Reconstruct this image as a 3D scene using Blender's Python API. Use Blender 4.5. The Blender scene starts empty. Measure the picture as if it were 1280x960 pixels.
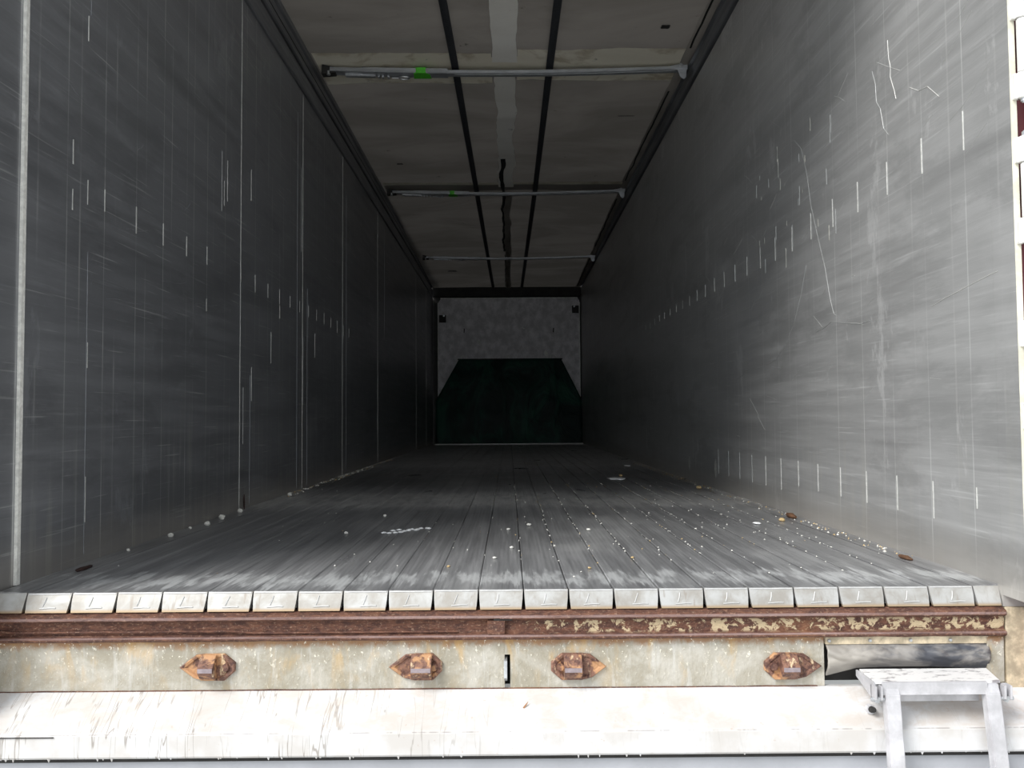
import bpy, bmesh, math, random
from mathutils import Vector, Matrix, noise
random.seed(7)
S = bpy.context.scene
COL = S.collection
PI = math.pi

# ------------------------------------------------------------------ camera
PITCH, ROLL, YAW = 0.0417966633, -0.00696561685, 0.00376143958
F = Vector((math.sin(YAW)*math.cos(PITCH), math.cos(YAW)*math.cos(PITCH), math.sin(PITCH)))
R0 = Vector((math.cos(YAW), -math.sin(YAW), 0)); U0 = R0.cross(F)
R = R0*math.cos(ROLL) + U0*math.sin(ROLL)
U = -R0*math.sin(ROLL) + U0*math.cos(ROLL)
cam = bpy.data.cameras.new('camera'); co = bpy.data.objects.new('camera', cam); COL.objects.link(co)
m = Matrix((R, U, -F)).transposed().to_4x4(); m.translation = Vector((0.024945, -2.0, 0.408))
co.matrix_world = m
cam.sensor_width = 36.0; cam.lens = 1035.0/1280*36.0; cam.clip_start = 0.02; cam.clip_end = 200
S.camera = co

# ------------------------------------------------------------------ light
EXPOSURE = 0.30
SKY = 0.9
SUN = 3.2
w = bpy.data.worlds.new('sky'); S.world = w; w.use_nodes = True
nt = w.node_tree; nt.nodes.clear()
out = nt.nodes.new('ShaderNodeOutputWorld'); bg = nt.nodes.new('ShaderNodeBackground')
tc = nt.nodes.new('ShaderNodeTexCoord'); sep = nt.nodes.new('ShaderNodeSeparateXYZ')
nt.links.new(tc.outputs['Generated'], sep.inputs[0])
# an overcast sky, brighter on the open left side, darker towards the building side on the right
mr = nt.nodes.new('ShaderNodeMapRange'); nt.links.new(sep.outputs['X'], mr.inputs[0])
mr.inputs['From Min'].default_value = -0.6; mr.inputs['From Max'].default_value = 0.9
mr.inputs['To Min'].default_value = 1.35; mr.inputs['To Max'].default_value = 0.45
mz = nt.nodes.new('ShaderNodeMapRange'); nt.links.new(sep.outputs['Z'], mz.inputs[0])
mz.inputs['From Min'].default_value = 0.02; mz.inputs['From Max'].default_value = 0.45
mz.inputs['To Min'].default_value = 1.9; mz.inputs['To Max'].default_value = 1.0
mu = nt.nodes.new('ShaderNodeMath'); mu.operation = 'MULTIPLY'
nt.links.new(mr.outputs[0], mu.inputs[0]); nt.links.new(mz.outputs[0], mu.inputs[1])
mk = nt.nodes.new('ShaderNodeMath'); mk.operation = 'MULTIPLY'; mk.inputs[1].default_value = SKY
nt.links.new(mu.outputs[0], mk.inputs[0])
bg.inputs[0].default_value = (0.90, 0.95, 1.0, 1)
nt.links.new(mk.outputs[0], bg.inputs[1]); nt.links.new(bg.outputs[0], out.inputs[0])
sun = bpy.data.lights.new('sun', 'SUN'); sun.energy = SUN; sun.angle = math.radians(24); sun.color = (1.0, 0.985, 0.96)
so = bpy.data.objects.new('sun', sun); COL.objects.link(so)
so.rotation_euler = Vector((0.60, 0.52, -0.72)).to_track_quat('-Z', 'Y').to_euler()
S.view_settings.view_transform = 'Standard'; S.view_settings.look = 'None'
S.view_settings.exposure = EXPOSURE; S.view_settings.gamma = 1.0; S.view_settings.use_curve_mapping = False
S.cycles.max_bounces = 10; S.cycles.diffuse_bounces = 7; S.cycles.glossy_bounces = 5

# ------------------------------------------------------------------ materials
def new_mat(name, rough=0.6, metal=0.0, col=(0.5, 0.5, 0.5)):
    mt = bpy.data.materials.new(name); mt.use_nodes = True
    p = mt.node_tree.nodes['Principled BSDF']
    p.inputs['Roughness'].default_value = rough; p.inputs['Metallic'].default_value = metal
    p.inputs['Base Color'].default_value = (*col, 1)
    return mt, mt.node_tree, p
class N:
    """tiny node helper working on world position (all geometry is laid out in world space)"""
    def __init__(s, nt, obj=False):
        s.nt = nt
        if obj:
            s.pos = nt.nodes.new('ShaderNodeTexCoord').outputs['Object']
        else:
            s.pos = nt.nodes.new('ShaderNodeNewGeometry').outputs['Position']
        sx = nt.nodes.new('ShaderNodeSeparateXYZ'); nt.links.new(s.pos, sx.inputs[0])
        s.x, s.y, s.z = sx.outputs
    def inp(s, sock, v):
        if isinstance(v, (int, float)): sock.default_value = v
        elif isinstance(v, tuple): sock.default_value = v if len(v) == len(sock.default_value) else (*v, 1)
        else: s.nt.links.new(v, sock)
    def math(s, op, a, b=0.0, c=None):
        n = s.nt.nodes.new('ShaderNodeMath'); n.operation = op
        s.inp(n.inputs[0], a); s.inp(n.inputs[1], b)
        if c is not None: s.inp(n.inputs[2], c)
        return n.outputs[0]
    def noise(s, scale, detail=4, rough=0.6, stretch=(1, 1, 1), dist=0.0, off=(0, 0, 0)):
        mp = s.nt.nodes.new('ShaderNodeMapping'); s.nt.links.new(s.pos, mp.inputs[0])
        mp.inputs['Scale'].default_value = stretch; mp.inputs['Location'].default_value = off
        n = s.nt.nodes.new('ShaderNodeTexNoise'); s.nt.links.new(mp.outputs[0], n.inputs['Vector'])
        n.inputs['Scale'].default_value = scale; n.inputs['Detail'].default_value = detail
        n.inputs['Roughness'].default_value = rough; n.inputs['Distortion'].default_value = dist
        return n.outputs[0]
    def ramp(s, f, a, b, lo=0.0, hi=1.0, smooth=True):
        n = s.nt.nodes.new('ShaderNodeMapRange'); n.clamp = True
        if smooth: n.interpolation_type = 'SMOOTHSTEP'
        s.inp(n.inputs[0], f); n.inputs[1].default_value = a; n.inputs[2].default_value = b
        n.inputs[3].default_value = lo; n.inputs[4].default_value = hi
        return n.outputs[0]
    def mix(s, f, a, b):
        n = s.nt.nodes.new('ShaderNodeMix'); n.data_type = 'RGBA'
        s.inp(n.inputs[0], f); s.inp(n.inputs[6], a); s.inp(n.inputs[7], b)
        return n.outputs[2]
    def bump(s, p, h, strength=0.3, dist=0.003):
        b = s.nt.nodes.new('ShaderNodeBump'); b.inputs['Strength'].default_value = strength
        b.inputs['Distance'].default_value = dist; s.inp(b.inputs['Height'], h)
        s.nt.links.new(b.outputs[0], p.inputs['Normal'])
    def line(s, coord, period, phase, half):
        """1 on thin lines at coord = phase + k*period"""
        t = s.math('DIVIDE', s.math('SUBTRACT', coord, phase), period)
        fr = s.math('ABSOLUTE', s.math('SUBTRACT', t, s.math('ROUND', t)))
        return s.math('LESS_THAN', fr, half/period)

def wall_mat(name, phase, tint, metal=.35):
    mt, t, p = new_mat(name, 0.42, metal)
    n = N(t)
    st1 = n.noise(1.0, 7, .72, (1, 1.1, 22), .15)        # long smears rubbed lengthwise
    st2 = n.noise(1.0, 5, .7, (1, 3.0, 60), .2, (3, 1, 2))
    bl = n.noise(1.6, 5, .6, (1, 1, 1), .4, (9, 2, 5))
    vs = n.noise(1.0, 4, .6, (1, 26, 1.2), .2, (4, 4, 4))  # runs down the wall
    c0 = tuple(v*0.8 for v in tint); c1 = tint; c2 = tuple(min(1, v*1.3) for v in tint)
    c = n.mix(n.ramp(st1, .32, .7), c0, c1)
    c = n.mix(n.math('MULTIPLY', n.ramp(st2, .52, .78), .55), c, c2)
    c = n.mix(n.math('MULTIPLY', n.ramp(bl, .5, .75), .35), c, c2)
    low = n.ramp(n.math('ADD', n.z, n.math('MULTIPLY', bl, .5)), .15, .95, 1, 0)
    c = n.mix(n.math('MULTIPLY', n.math('MULTIPLY', n.ramp(vs, .5, .72), low), .45), c, (.50, .49, .44))
    # dark bands of rubbed dirt along the wall
    band = n.math('MULTIPLY', n.ramp(n.noise(1.0, 3, .5, (1, .3, 7), .1, (7, 7, 1)), .52, .72), .35)
    c = n.mix(band, c, tuple(v*.55 for v in tint))
    ln = n.line(n.y, .2122, phase, .0024)
    lf = n.ramp(n.noise(1.0, 3, .6, (1, 30, 2.2), 0, (2, 8, 8)), .32, .68, .05, .5)
    c = n.mix(n.math('MULTIPLY', ln, lf), c, (.75, .76, .74))
    # fine diagonal scratches
    rot = t.nodes.new('ShaderNodeMapping'); t.links.new(n.pos, rot.inputs[0])
    rot.inputs['Rotation'].default_value = (math.radians(28), 0, 0); rot.inputs['Scale'].default_value = (1, 3, 120)
    ns = t.nodes.new('ShaderNodeTexNoise'); t.links.new(rot.outputs[0], ns.inputs['Vector']); ns.inputs['Scale'].default_value = 1.0; ns.inputs['Detail'].default_value = 3
    c = n.mix(n.math('MULTIPLY', n.ramp(ns.outputs[0], .62, .75), .35), c, (.72, .73, .72))
    pt = n.math('MULTIPLY', n.ramp(n.noise(1.0, 6, .68, (1, 1.1, 3.4), .25, (11, 3, 6)), .52, .62), .32)
    c = n.mix(pt, c, tuple(v*.5 for v in tint))
    pl = n.math('MULTIPLY', n.ramp(n.noise(1.0, 6, .7, (1, 4.5, 2.2), .2, (5, 13, 6)), .60, .66), .35)
    c = n.mix(pl, c, tuple(v*1.5 for v in tint))
    ln2 = n.math('MULTIPLY', n.line(n.y, .2122, phase+.07, .004), n.ramp(n.noise(1.0, 4, .7, (1, 9, 1.6), 0, (2, 3, 8)), .42, .7, 0, .35))
    c = n.mix(ln2, c, (.66, .66, .64))
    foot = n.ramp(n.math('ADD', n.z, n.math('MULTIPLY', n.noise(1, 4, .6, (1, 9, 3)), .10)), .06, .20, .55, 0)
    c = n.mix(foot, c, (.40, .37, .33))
    t.links.new(c, p.inputs['Base Color'])
    r = n.ramp(st1, .3, .75, .28, .46); t.links.new(r, p.inputs['Roughness'])
    n.bump(p, n.math('ADD', st2, n.math('MULTIPLY', bl, 1.5)), .12, .004)
    return mt
M = {}
M['wall_left'] = wall_mat('dull aluminium wall left', .484-.2122*2, (.25, .257, .272), .45)  # same aluminium as the right wall; its shade is put into this darker tint
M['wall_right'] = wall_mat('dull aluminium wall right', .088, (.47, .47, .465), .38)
def plain(name, col, rough=.6, metal=0.0, var=.25, scale=12, bump=.15, dark=None, stretch=(1, 1, 1), obj=False):
    mt, t, p = new_mat(name, rough, metal, col); n = N(t, obj)
    a = n.noise(scale, 5, .65, stretch)
    c = n.mix(n.ramp(a, .35, .7), dark or tuple(v*(1-var) for v in col), col)
    t.links.new(c, p.inputs['Base Color'])
    n.bump(p, a, bump, .003)
    return mt
M['wear'] = plain('bare bright scuff', (.80, .80, .76), .45, .3, .25, 60)
M['scratch'] = plain('fine pale scratch', (.55, .56, .55), .45, .4, .25, 60)
M['hair'] = plain('faint hairline', (.62, .62, .60), .5, .1, .2, 60)
M['hairdim'] = plain('dim hairline', (.34, .35, .37), .5, .3, .2, 60)
M['seam'] = plain('pale joint sealant', (.62, .61, .55), .6, .2, .45, 30)
M['stripbright'] = plain('bright worn aluminium edge', (.86, .85, .80), .5, 0, .25, 60)
M['rail'] = plain('grey aluminium rail', (.30, .31, .33), .45, .7, .35, 6, stretch=(1, .3, 4))
M['black'] = plain('black rubber', (.02, .02, .022), .6)
M['darkgap'] = plain('dark grimy steel', (.04, .038, .036), .8, .2, .4)
M['cream'] = plain('cream painted post', (.78, .75, .62), .5, 0, .25, 20)
M['hinge'] = plain('white painted steel hinge', (.82, .81, .78), .4, .1, .2, 30)
M['red'] = plain('dark red paint', (.16, .022, .028), .5, 0, .4, 5)
M['strap'] = plain('black webbing', (.035, .038, .045), .75, 0, .3, 60)
M['bow'] = plain('galvanised steel bow', (.55, .57, .60), .4, .6, .3, 14, stretch=(.5, 2, 2))
M['latch'] = plain('zinc latch', (.62, .64, .66), .35, .7, .3, 30)
M['greentape'] = plain('green tape', (.10, .62, .04), .5, 0, .25, 70)
M['ply'] = plain('worn pale bulkhead board', (.80, .78, .80), .7, 0, .35, 9, .2, stretch=(1, 1, .8))
M['bulkframe'] = plain('pale edge of board', (.85, .85, .82), .6, 0, .3, 9)
M['wood'] = plain('brown wood', (.16, .075, .035), .8, 0, .5, 60)
M['bark'] = plain('dark brown bark', (.05, .022, .018), .85, 0, .5, 60)
M['crumb'] = plain('pale plastic crumb', (.75, .74, .68), .6, 0, .2, 90)
M['tan'] = plain('tan crumb', (.60, .44, .22), .7, 0, .3, 90)
M['flake'] = plain('white flake', (.85, .86, .86), .5, 0, .15, 50)
M['hole'] = plain('dark hole', (.006, .006, .006), .9)
M['ground'] = plain('grey concrete yard', (.66, .65, .62), .85, 0, .3, .8)
M['underpanel'] = plain('pale grey painted steel', (.42, .43, .46), .5, 0, .15, 5)
M['leafmat'] = plain('dry brown leaf', (.30, .15, .07), .8, 0, .4, 80)

# floor slats: grey aluminium, lighter and darker in crossing bands, finely grooved lengthwise
def slat_mat():
    mt, t, p = new_mat('worn aluminium floor', .40, .3); n = N(t)
    a = n.noise(1, 6, .65, (30, 1.5, 1), .2); b = n.noise(2.3, 5, .6, (1, .6, 1), .3, (3, 3, 3)); f = n.noise(1, 4, .7, (140, 2.2, 1), 0, (5, 1, 1))
    c = n.mix(n.ramp(a, .35, .7), (.20, .20, .205), (.34, .34, .345))
    c = n.mix(n.math('MULTIPLY', n.ramp(f, .55, .75), .5), c, (.5, .5, .49))
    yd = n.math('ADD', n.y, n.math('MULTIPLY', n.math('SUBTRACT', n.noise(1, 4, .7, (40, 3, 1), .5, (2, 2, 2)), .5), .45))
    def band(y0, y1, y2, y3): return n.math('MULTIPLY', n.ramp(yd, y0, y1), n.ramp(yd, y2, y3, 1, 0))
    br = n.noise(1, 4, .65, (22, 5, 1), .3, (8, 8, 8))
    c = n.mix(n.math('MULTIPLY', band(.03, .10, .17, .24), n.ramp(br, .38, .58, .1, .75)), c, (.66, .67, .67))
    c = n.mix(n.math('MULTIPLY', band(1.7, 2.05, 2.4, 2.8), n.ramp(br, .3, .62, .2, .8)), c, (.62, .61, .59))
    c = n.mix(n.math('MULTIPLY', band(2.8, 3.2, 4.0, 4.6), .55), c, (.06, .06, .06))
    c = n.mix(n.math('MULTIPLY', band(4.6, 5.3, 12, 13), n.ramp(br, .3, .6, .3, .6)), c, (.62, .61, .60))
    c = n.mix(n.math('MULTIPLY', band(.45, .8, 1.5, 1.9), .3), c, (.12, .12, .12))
    c = n.mix(n.math('MULTIPLY', n.ramp(b, .52, .7), .35), c, (.45, .45, .44))
    t.links.new(c, p.inputs['Base Color'])
    t.links.new(n.ramp(b, .3, .7, .27, .42), p.inputs['Roughness'])
    g = n.math('SINE', n.math('MULTIPLY', n.x, 2*PI/.0134))
    n.bump(p, n.math('ADD', g, n.math('MULTIPLY', f, 1.2)), .18, .0012)
    return mt
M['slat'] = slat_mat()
def cap_mat():
    mt, t, p = new_mat('cast aluminium end plate', .5, .35); n = N(t)
    a = n.noise(14, 5, .65, (1, 1, 1), .3); d = n.noise(1, 4, .6, (60, 4, 14), .3, (4, 1, 1))
    c = n.mix(n.ramp(a, .35, .7), (.32, .30, .27), (.46, .46, .45))
    c = n.mix(n.math('MULTIPLY', n.ramp(d, .58, .70), .6), c, (.26, .22, .18))
    c = n.mix(n.ramp(n.z, -.034, -.043), c, (.36, .26, .16))
    t.links.new(c, p.inputs['Base Color']); n.bump(p, a, .3, .002)
    return mt
M['cap'] = cap_mat()
M['weld'] = plain('bright weld bead', (.54, .54, .53), .5, .2, .15, 80)
def rust_mat(flakes):
    mt, t, p = new_mat('rust with flaking paint' if flakes else 'deep rust', .6); n = N(t)
    a = n.noise(60, 6, .72, (.6, 1, 1.5), .4); b = n.noise(190, 5, .7, (.7, 1, 1), .3, (2, 2, 2)); l = n.noise(3, 4, .6, (1, 1, 1), 0, (6, 6, 6))
    c = n.mix(n.ramp(a, .35, .66), (.075, .030, .022), (.20, .085, .050))
    c = n.mix(n.math('MULTIPLY', n.ramp(b, .54, .68), .6), c, (.50, .32, .22))
    c = n.mix(n.math('MULTIPLY', n.ramp(l, .58, .74), .4), c, (.42, .19, .07))
    lip = n.math('ADD', n.math('MULTIPLY', n.ramp(n.z, -.0605, -.0595), n.ramp(n.z, -.055, -.0535, 1, 0)), n.math('MULTIPLY', n.ramp(n.z, -.1045, -.1035), n.ramp(n.z, -.1005, -.0995, 1, 0)))
    c = n.mix(n.math('MULTIPLY', lip, n.ramp(l, .3, .6, .2, .8)), c, (.38, .26, .24))  # lit-edge highlight painted lighter onto both flange lips
    if flakes:
        fx = n.ramp(n.x, .05, .45, 0.0, .07)       # paint survives on the right half of the beam
        zz = n.math('MULTIPLY', n.ramp(n.z, -.064, -.071), n.ramp(n.z, -.093, -.100, 1, 0))
        fl = n.math('ADD', n.noise(62, 6, .68, (.75, 1, .9), .5, (1, 5, 5)), fx)
        msk = n.math('MULTIPLY', n.math('MULTIPLY', n.ramp(fl, .57, .61), zz), n.ramp(n.x, .02, .12))
        c = n.mix(msk, c, (.62, .49, .31))
    t.links.new(c, p.inputs['Base Color'])
    n.bump(p, n.math('ADD', a, n.math('MULTIPLY', b, .8)), 1.0, .007)
    return mt
def keeper_mat():
    mt, t, p = new_mat('pitted orange and brown rust', .62); n = N(t)
    a = n.noise(75, 6, .7, (1, 1, 1), .5); l = n.noise(26, 4, .6, (1, 1, 1), .3, (3, 3, 3)); q = n.noise(40, 5, .65, (1.4, 1, .5), .3, (8, 8, 8))
    c = n.mix(n.ramp(a, .38, .62), (.085, .038, .030), (.24, .12, .08))
    c = n.mix(n.ramp(l, .50, .60, 0, .9), c, (.50, .27, .13))
    c = n.mix(n.ramp(q, .58, .66, 0, .85), c, (.66, .50, .32))
    t.links.new(c, p.inputs['Base Color']); n.bump(p, a, .9, .004); return mt
M['rustkeep'] = keeper_mat(); M['wornrust'] = plain('worn mauve steel', (.36, .30, .32), .4, .3, .25, 60)
M['rust'] = rust_mat(False); M['rustbeam'] = rust_mat(True)
def panel_mat():
    mt, t, p = new_mat('stained beige paint', .55); n = N(t)
    a = n.noise(9, 7, .7, (1, 1, 1), .3); dr = n.noise(1, 5, .65, (50, 1, 5), .2, (3, 3, 3)); sp = n.noise(130, 4, .65, (1, 1, .7), .3, (7, 1, 1))
    c = n.mix(n.ramp(a, .35, .68), (.31, .28, .215), (.48, .455, .40))
    c = n.mix(n.math('MULTIPLY', n.ramp(dr, .52, .7), .5), c, (.58, .57, .54))
    ed = n.math('ADD', n.z, n.math('MULTIPLY', n.noise(30, 5, .7, (1, 1, .8), .2, (1, 1, 8)), .045))
    c = n.mix(n.math('MULTIPLY', n.ramp(ed, -.112, -.094), .9), c, (.30, .15, .06))
    sp2 = n.math('MULTIPLY', n.ramp(sp, .61, .65), n.ramp(n.z, -.20, -.12, .25, .8))
    c = n.mix(sp2, c, (.86, .82, .70))
    st = n.math('MULTIPLY', n.ramp(n.noise(1, 5, .6, (16, 1, 7), .6, (12, 1, 1)), .50, .68), n.ramp(n.z, -.22, -.11, .15, .55))
    c = n.mix(st, c, (.58, .36, .12))
    t.links.new(c, p.inputs['Base Color']); n.bump(p, n.math('ADD', a, sp), .5, .004)
    # rust blooms around the four latch keepers
    for hx in (-.687, -.19, .185, .70):
        pass
    return mt
M['panel'] = panel_mat()
def bumper_mat():
    mt, t, p = new_mat('weathered white paint', .45); n = N(t)
    a = n.noise(7, 5, .6); sp = n.noise(90, 4, .6, (1, 1, 1), .3, (7, 1, 1))
    c = n.mix(n.ramp(a, .35, .7), (.52, .495, .47), (.67, .67, .68))
    # dark hairline runs, thick on the left, few on the right
    rn = n.noise(1, 2, .4, (60, 5, 5), .2, (6, 6, 6))
    rd = n.math('ABSOLUTE', n.math('SUBTRACT', rn, .5))
    run = n.math('MULTIPLY', n.ramp(rd, .006, .02, 1, 0), n.ramp(n.x, -.45, .15, .75, .10))
    run = n.math('MULTIPLY', run, n.ramp(n.noise(1, 3, .5, (16, 7, 7), 0, (3, 9, 9)), .40, .50))
    c = n.mix(run, c, (.25, .22, .19))
    c = n.mix(n.math('MULTIPLY', n.ramp(sp, .66, .72), .5), c, (.42, .30, .22))
    st = n.math('MULTIPLY', n.ramp(n.noise(3.5, 4, .55, (1, 1, 1), .2, (5, 2, 1)), .55, .75), .35)
    c = n.mix(st, c, (.62, .50, .38))
    drt = n.math('MULTIPLY', n.ramp(n.noise(1, 6, .72, (14, 30, 14), .4, (2, 2, 7)), .44, .62, 0, .55), n.ramp(n.z, -.294, -.289))
    c = n.mix(drt, c, (.50, .44, .39))
    edge = n.math('MULTIPLY', n.math('MULTIPLY', n.ramp(n.z, -.2965, -.2955), n.ramp(n.z, -.2945, -.2935, 1, 0)), n.ramp(n.noise(1, 3, .6, (30, 3, 3)), .45, .6, 0, .6))
    c = n.mix(edge, c, (.20, .18, .17))
    t.links.new(c, p.inputs['Base Color']); n.bump(p, a, .12, .003)
    return mt
M['bumper'] = bumper_mat()
M['ladder'] = plain('worn white ladder paint', (.60, .59, .61), .45, .1, .3, 14, .2)
def step_mat():
    mt, t, p = new_mat('chipped step plate', .45, .1); n = N(t)
    a = n.noise(1, 5, .65, (26, 60, 1), .3)
    c = n.mix(n.ramp(a, .36, .48), (.28, .26, .27), (.80, .79, .78)); t.links.new(c, p.inputs['Base Color'])
    return mt
M['step'] = step_mat()
def rubber_mat():
    mt, t, p = new_mat('weathered grey rubber', .38); n = N(t)
    a = n.noise(7, 5, .6, (1, 1, 2.5), .5); c = n.mix(n.ramp(a, .42, .6), (.06, .063, .075), (.26, .245, .23))
    c = n.mix(n.ramp(n.x, .78, .98, .55, 0), c, (.46, .42, .36))
    t.links.new(c, p.inputs['Base Color']); n.bump(p, a, .4, .006)
    return mt
M['rubber'] = rubber_mat()
M['strip'] = plain('rust stained cream strip', (.72, .60, .42), .6, 0, .5, 30, .2)
def tarp_mat(name, col, dark, transl, stains=False):
    mt = bpy.data.materials.new(name); mt.use_nodes = True; t = mt.node_tree; t.nodes.clear(); n = N(t)
    o = t.nodes.new('ShaderNodeOutputMaterial'); d = t.nodes.new('ShaderNodeBsdfDiffuse'); tr = t.nodes.new('ShaderNodeBsdfTranslucent'); mx = t.nodes.new('ShaderNodeMixShader')
    a = n.noise(1, 5, .6, (.8, 1.6, 1), .6); sp = n.noise(9, 5, .7, (1, 1, 1), .3, (4, 4, 4))
    c = n.mix(n.ramp(a, .35, .68), dark, col)
    c = n.mix(n.math('MULTIPLY', n.ramp(sp, .66, .74), .7), c, tuple(v*.25 for v in dark))
    if stains:
        c = n.mix(n.math('MULTIPLY', n.ramp(n.noise(4, 5, .6, (1, 1, 1), .4, (1, 8, 8)), .5, .66), .55), c, (.34, .26, .14))
    bp = t.nodes.new('ShaderNodeBump'); bp.inputs['Strength'].default_value = .5; bp.inputs['Distance'].default_value = .02; t.links.new(a, bp.inputs['Height'])
    t.links.new(bp.outputs[0], d.inputs['Normal'])
    t.links.new(c, d.inputs['Color']); t.links.new(c, tr.inputs['Color']); mx.inputs[0].default_value = transl
    t.links.new(d.outputs[0], mx.inputs[1]); t.links.new(tr.outputs[0], mx.inputs[2]); t.links.new(mx.outputs[0], o.inputs[0])
    return mt
M['tarp'] = tarp_mat('grey roof tarpaulin', (.38, .35, .32), (.27, .25, .225), .03)
M['patch'] = tarp_mat('paler tarpaulin strip', (.90, .86, .74), (.80, .75, .62), .03, True)
M['centre'] = tarp_mat('white tarpaulin strip', (.92, .91, .86), (.84, .82, .76), .03)
def green_mat():
    mt, t, p = new_mat('dark green tarpaulin', .5); n = N(t); p.inputs['Specular IOR Level'].default_value = .2
    a = n.noise(2.2, 5, .6, (1, 1, .7), 1.2); c = n.mix(n.ramp(a, .4, .68), (.002, .014, .011), (.006, .055, .036))
    t.links.new(c, p.inputs['Base Color']); n.bump(p, a, .6, .06)
    return mt
M['green'] = green_mat()

# ------------------------------------------------------------------ mesh helpers
class MB:
    def __init__(s): s.bm = bmesh.new(); s.mats = []
    def mi(s, mat):
        mat = M[mat]
        if mat not in s.mats: s.mats.append(mat)
        return s.mats.index(mat)
    def face(s, pts, mat):
        vs = [s.bm.verts.new(p) for p in pts]; f = s.bm.faces.new(vs); f.material_index = s.mi(mat); return f
    def box(s, x0, x1, y0, y1, z0, z1, mat, bev=0.0):
        b = bmesh.new(); bmesh.ops.create_cube(b, size=1)
        for v in b.verts: v.co = Vector(((x0+x1)/2+v.co.x*(x1-x0), (y0+y1)/2+v.co.y*(y1-y0), (z0+z1)/2+v.co.z*(z1-z0)))
        if bev: bmesh.ops.bevel(b, geom=b.edges[:], offset=bev, segments=2, profile=.7, affect='EDGES')
        s.merge(b, mat)
    def prism(s, prof, axis, a0, a1, mat, bev=0.0, prof2=None):
        """profile (list of 2-D points) extruded along an axis; 2-D order: x->(y,z) y->(x,z) z->(x,y)"""
        b = bmesh.new()
        def P(p, a): return {'x': (a, p[0], p[1]), 'y': (p[0], a, p[1]), 'z': (p[0], p[1], a)}[axis]
        A = [b.verts.new(P(p, a0)) for p in prof]; B = [b.verts.new(P(p, a1)) for p in (prof2 or prof)]
        k = len(prof)
        for i in range(k): b.faces.new((A[i], A[(i+1) % k], B[(i+1) % k], B[i]))
        b.faces.new(A[::-1]); b.faces.new(B)
        bmesh.ops.recalc_face_normals(b, faces=b.faces[:])
        if bev: bmesh.ops.bevel(b, geom=b.edges[:], offset=bev, segments=2, profile=.7, affect='EDGES')
        s.merge(b, mat)
    def cyl(s, p0, p1, r, mat, seg=16, r2=None, bev=0.0):
        p0, p1 = Vector(p0), Vector(p1); d = p1-p0; b = bmesh.new()
        bmesh.ops.create_cone(b, cap_ends=True, segments=seg, radius1=r, radius2=r if r2 is None else r2, depth=d.length)
        if bev: bmesh.ops.bevel(b, geom=[e for e in b.edges if len(e.link_faces) == 2 and any(len(f.verts) > 4 for f in e.link_faces)], offset=bev, segments=2, affect='EDGES')
        q = d.to_track_quat('Z', 'Y').to_matrix().to_4x4(); q.translation = (p0+p1)/2
        bmesh.ops.transform(b, matrix=q, verts=b.verts[:]); s.merge(b, mat)
    def tube(s, pts, r, mat, seg=8, closed=False):
        pts = [Vector(p) for p in pts]; b = bmesh.new(); rings = []; k = len(pts)
        for i, p in enumerate(pts):
            t = (pts[(i+1) % k]-pts[i-1]) if closed else (pts[min(i+1, k-1)]-pts[max(i-1, 0)])
            q = t.to_track_quat('Z', 'Y')
            rings.append([b.verts.new(p+q @ Vector((r*math.cos(2*PI*j/seg), r*math.sin(2*PI*j/seg), 0))) for j in range(seg)])
        for i in range(k if closed else k-1):
            A, B = rings[i], rings[(i+1) % k]
            for j in range(seg): b.faces.new((A[j], A[(j+1) % seg], B[(j+1) % seg], B[j]))
        if not closed: b.faces.new(rings[0][::-1]); b.faces.new(rings[-1])
        bmesh.ops.recalc_face_normals(b, faces=b.faces[:]); s.merge(b, mat)
    def grid(s, fn, nu, nv, mat, smooth=True):
        V = [[s.bm.verts.new(fn(i/nu, j/nv)) for j in range(nv+1)] for i in range(nu+1)]; k = s.mi(mat)
        for i in range(nu):
            for j in range(nv):
                f = s.bm.faces.new((V[i][j], V[i+1][j], V[i+1][j+1], V[i][j+1])); f.material_index = k; f.smooth = smooth
    def merge(s, b, mat, smooth=False):
        k = s.mi(mat)
        vm = {v: s.bm.verts.new(v.co) for v in b.verts}
        for f in b.faces:
            nf = s.bm.faces.new([vm[v] for v in f.verts]); nf.material_index = k; nf.smooth = smooth
        b.free()
    def build(s, name, parent=None, origin=None, **tags):
        me = bpy.data.meshes.new(name)
        if origin is None and parent is None:
            cs = [v.co for v in s.bm.verts]
            origin = Vector(((min(c.x for c in cs)+max(c.x for c in cs))/2, (min(c.y for c in cs)+max(c.y for c in cs))/2, min(c.z for c in cs)))
        o = bpy.data.objects.new(name, me)
        if parent is None:
            origin = Vector(origin); o.location = origin
            for v in s.bm.verts: v.co -= origin
        else:
            base = world_loc(parent)
            for v in s.bm.verts: v.co -= base
            o.parent = parent
        s.bm.to_mesh(me); s.bm.free()
        for mt in s.mats: me.materials.append(mt)
        COL.objects.link(o)
        for k, v in tags.items():
            if v: o[k] = v
        return o
def world_loc(o):
    l = Vector((0, 0, 0))
    while o is not None: l += o.location; o = o.parent
    return l
def thing(name, loc, label, category, group=None):
    o = bpy.data.objects.new(name, None); o.location = loc; o.empty_display_size = .05; COL.objects.link(o)
    o['label'] = label; o['category'] = category
    if group: o['group'] = group
    return o
def fbm(x, y, z=0.0, s=1.0): return noise.fractal(Vector((x*s, y*s, z*s)), .9, 2.0, 4)

H = 1.194; L = 11.2
# ------------------------------------------------------------------ ground (yard the trailer stands in)
g = MB(); g.box(-30, 30, -30, 30, -1.42, -1.32, 'ground'); g.build('ground', kind='structure', label='grey concrete yard under the trailer')

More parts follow.
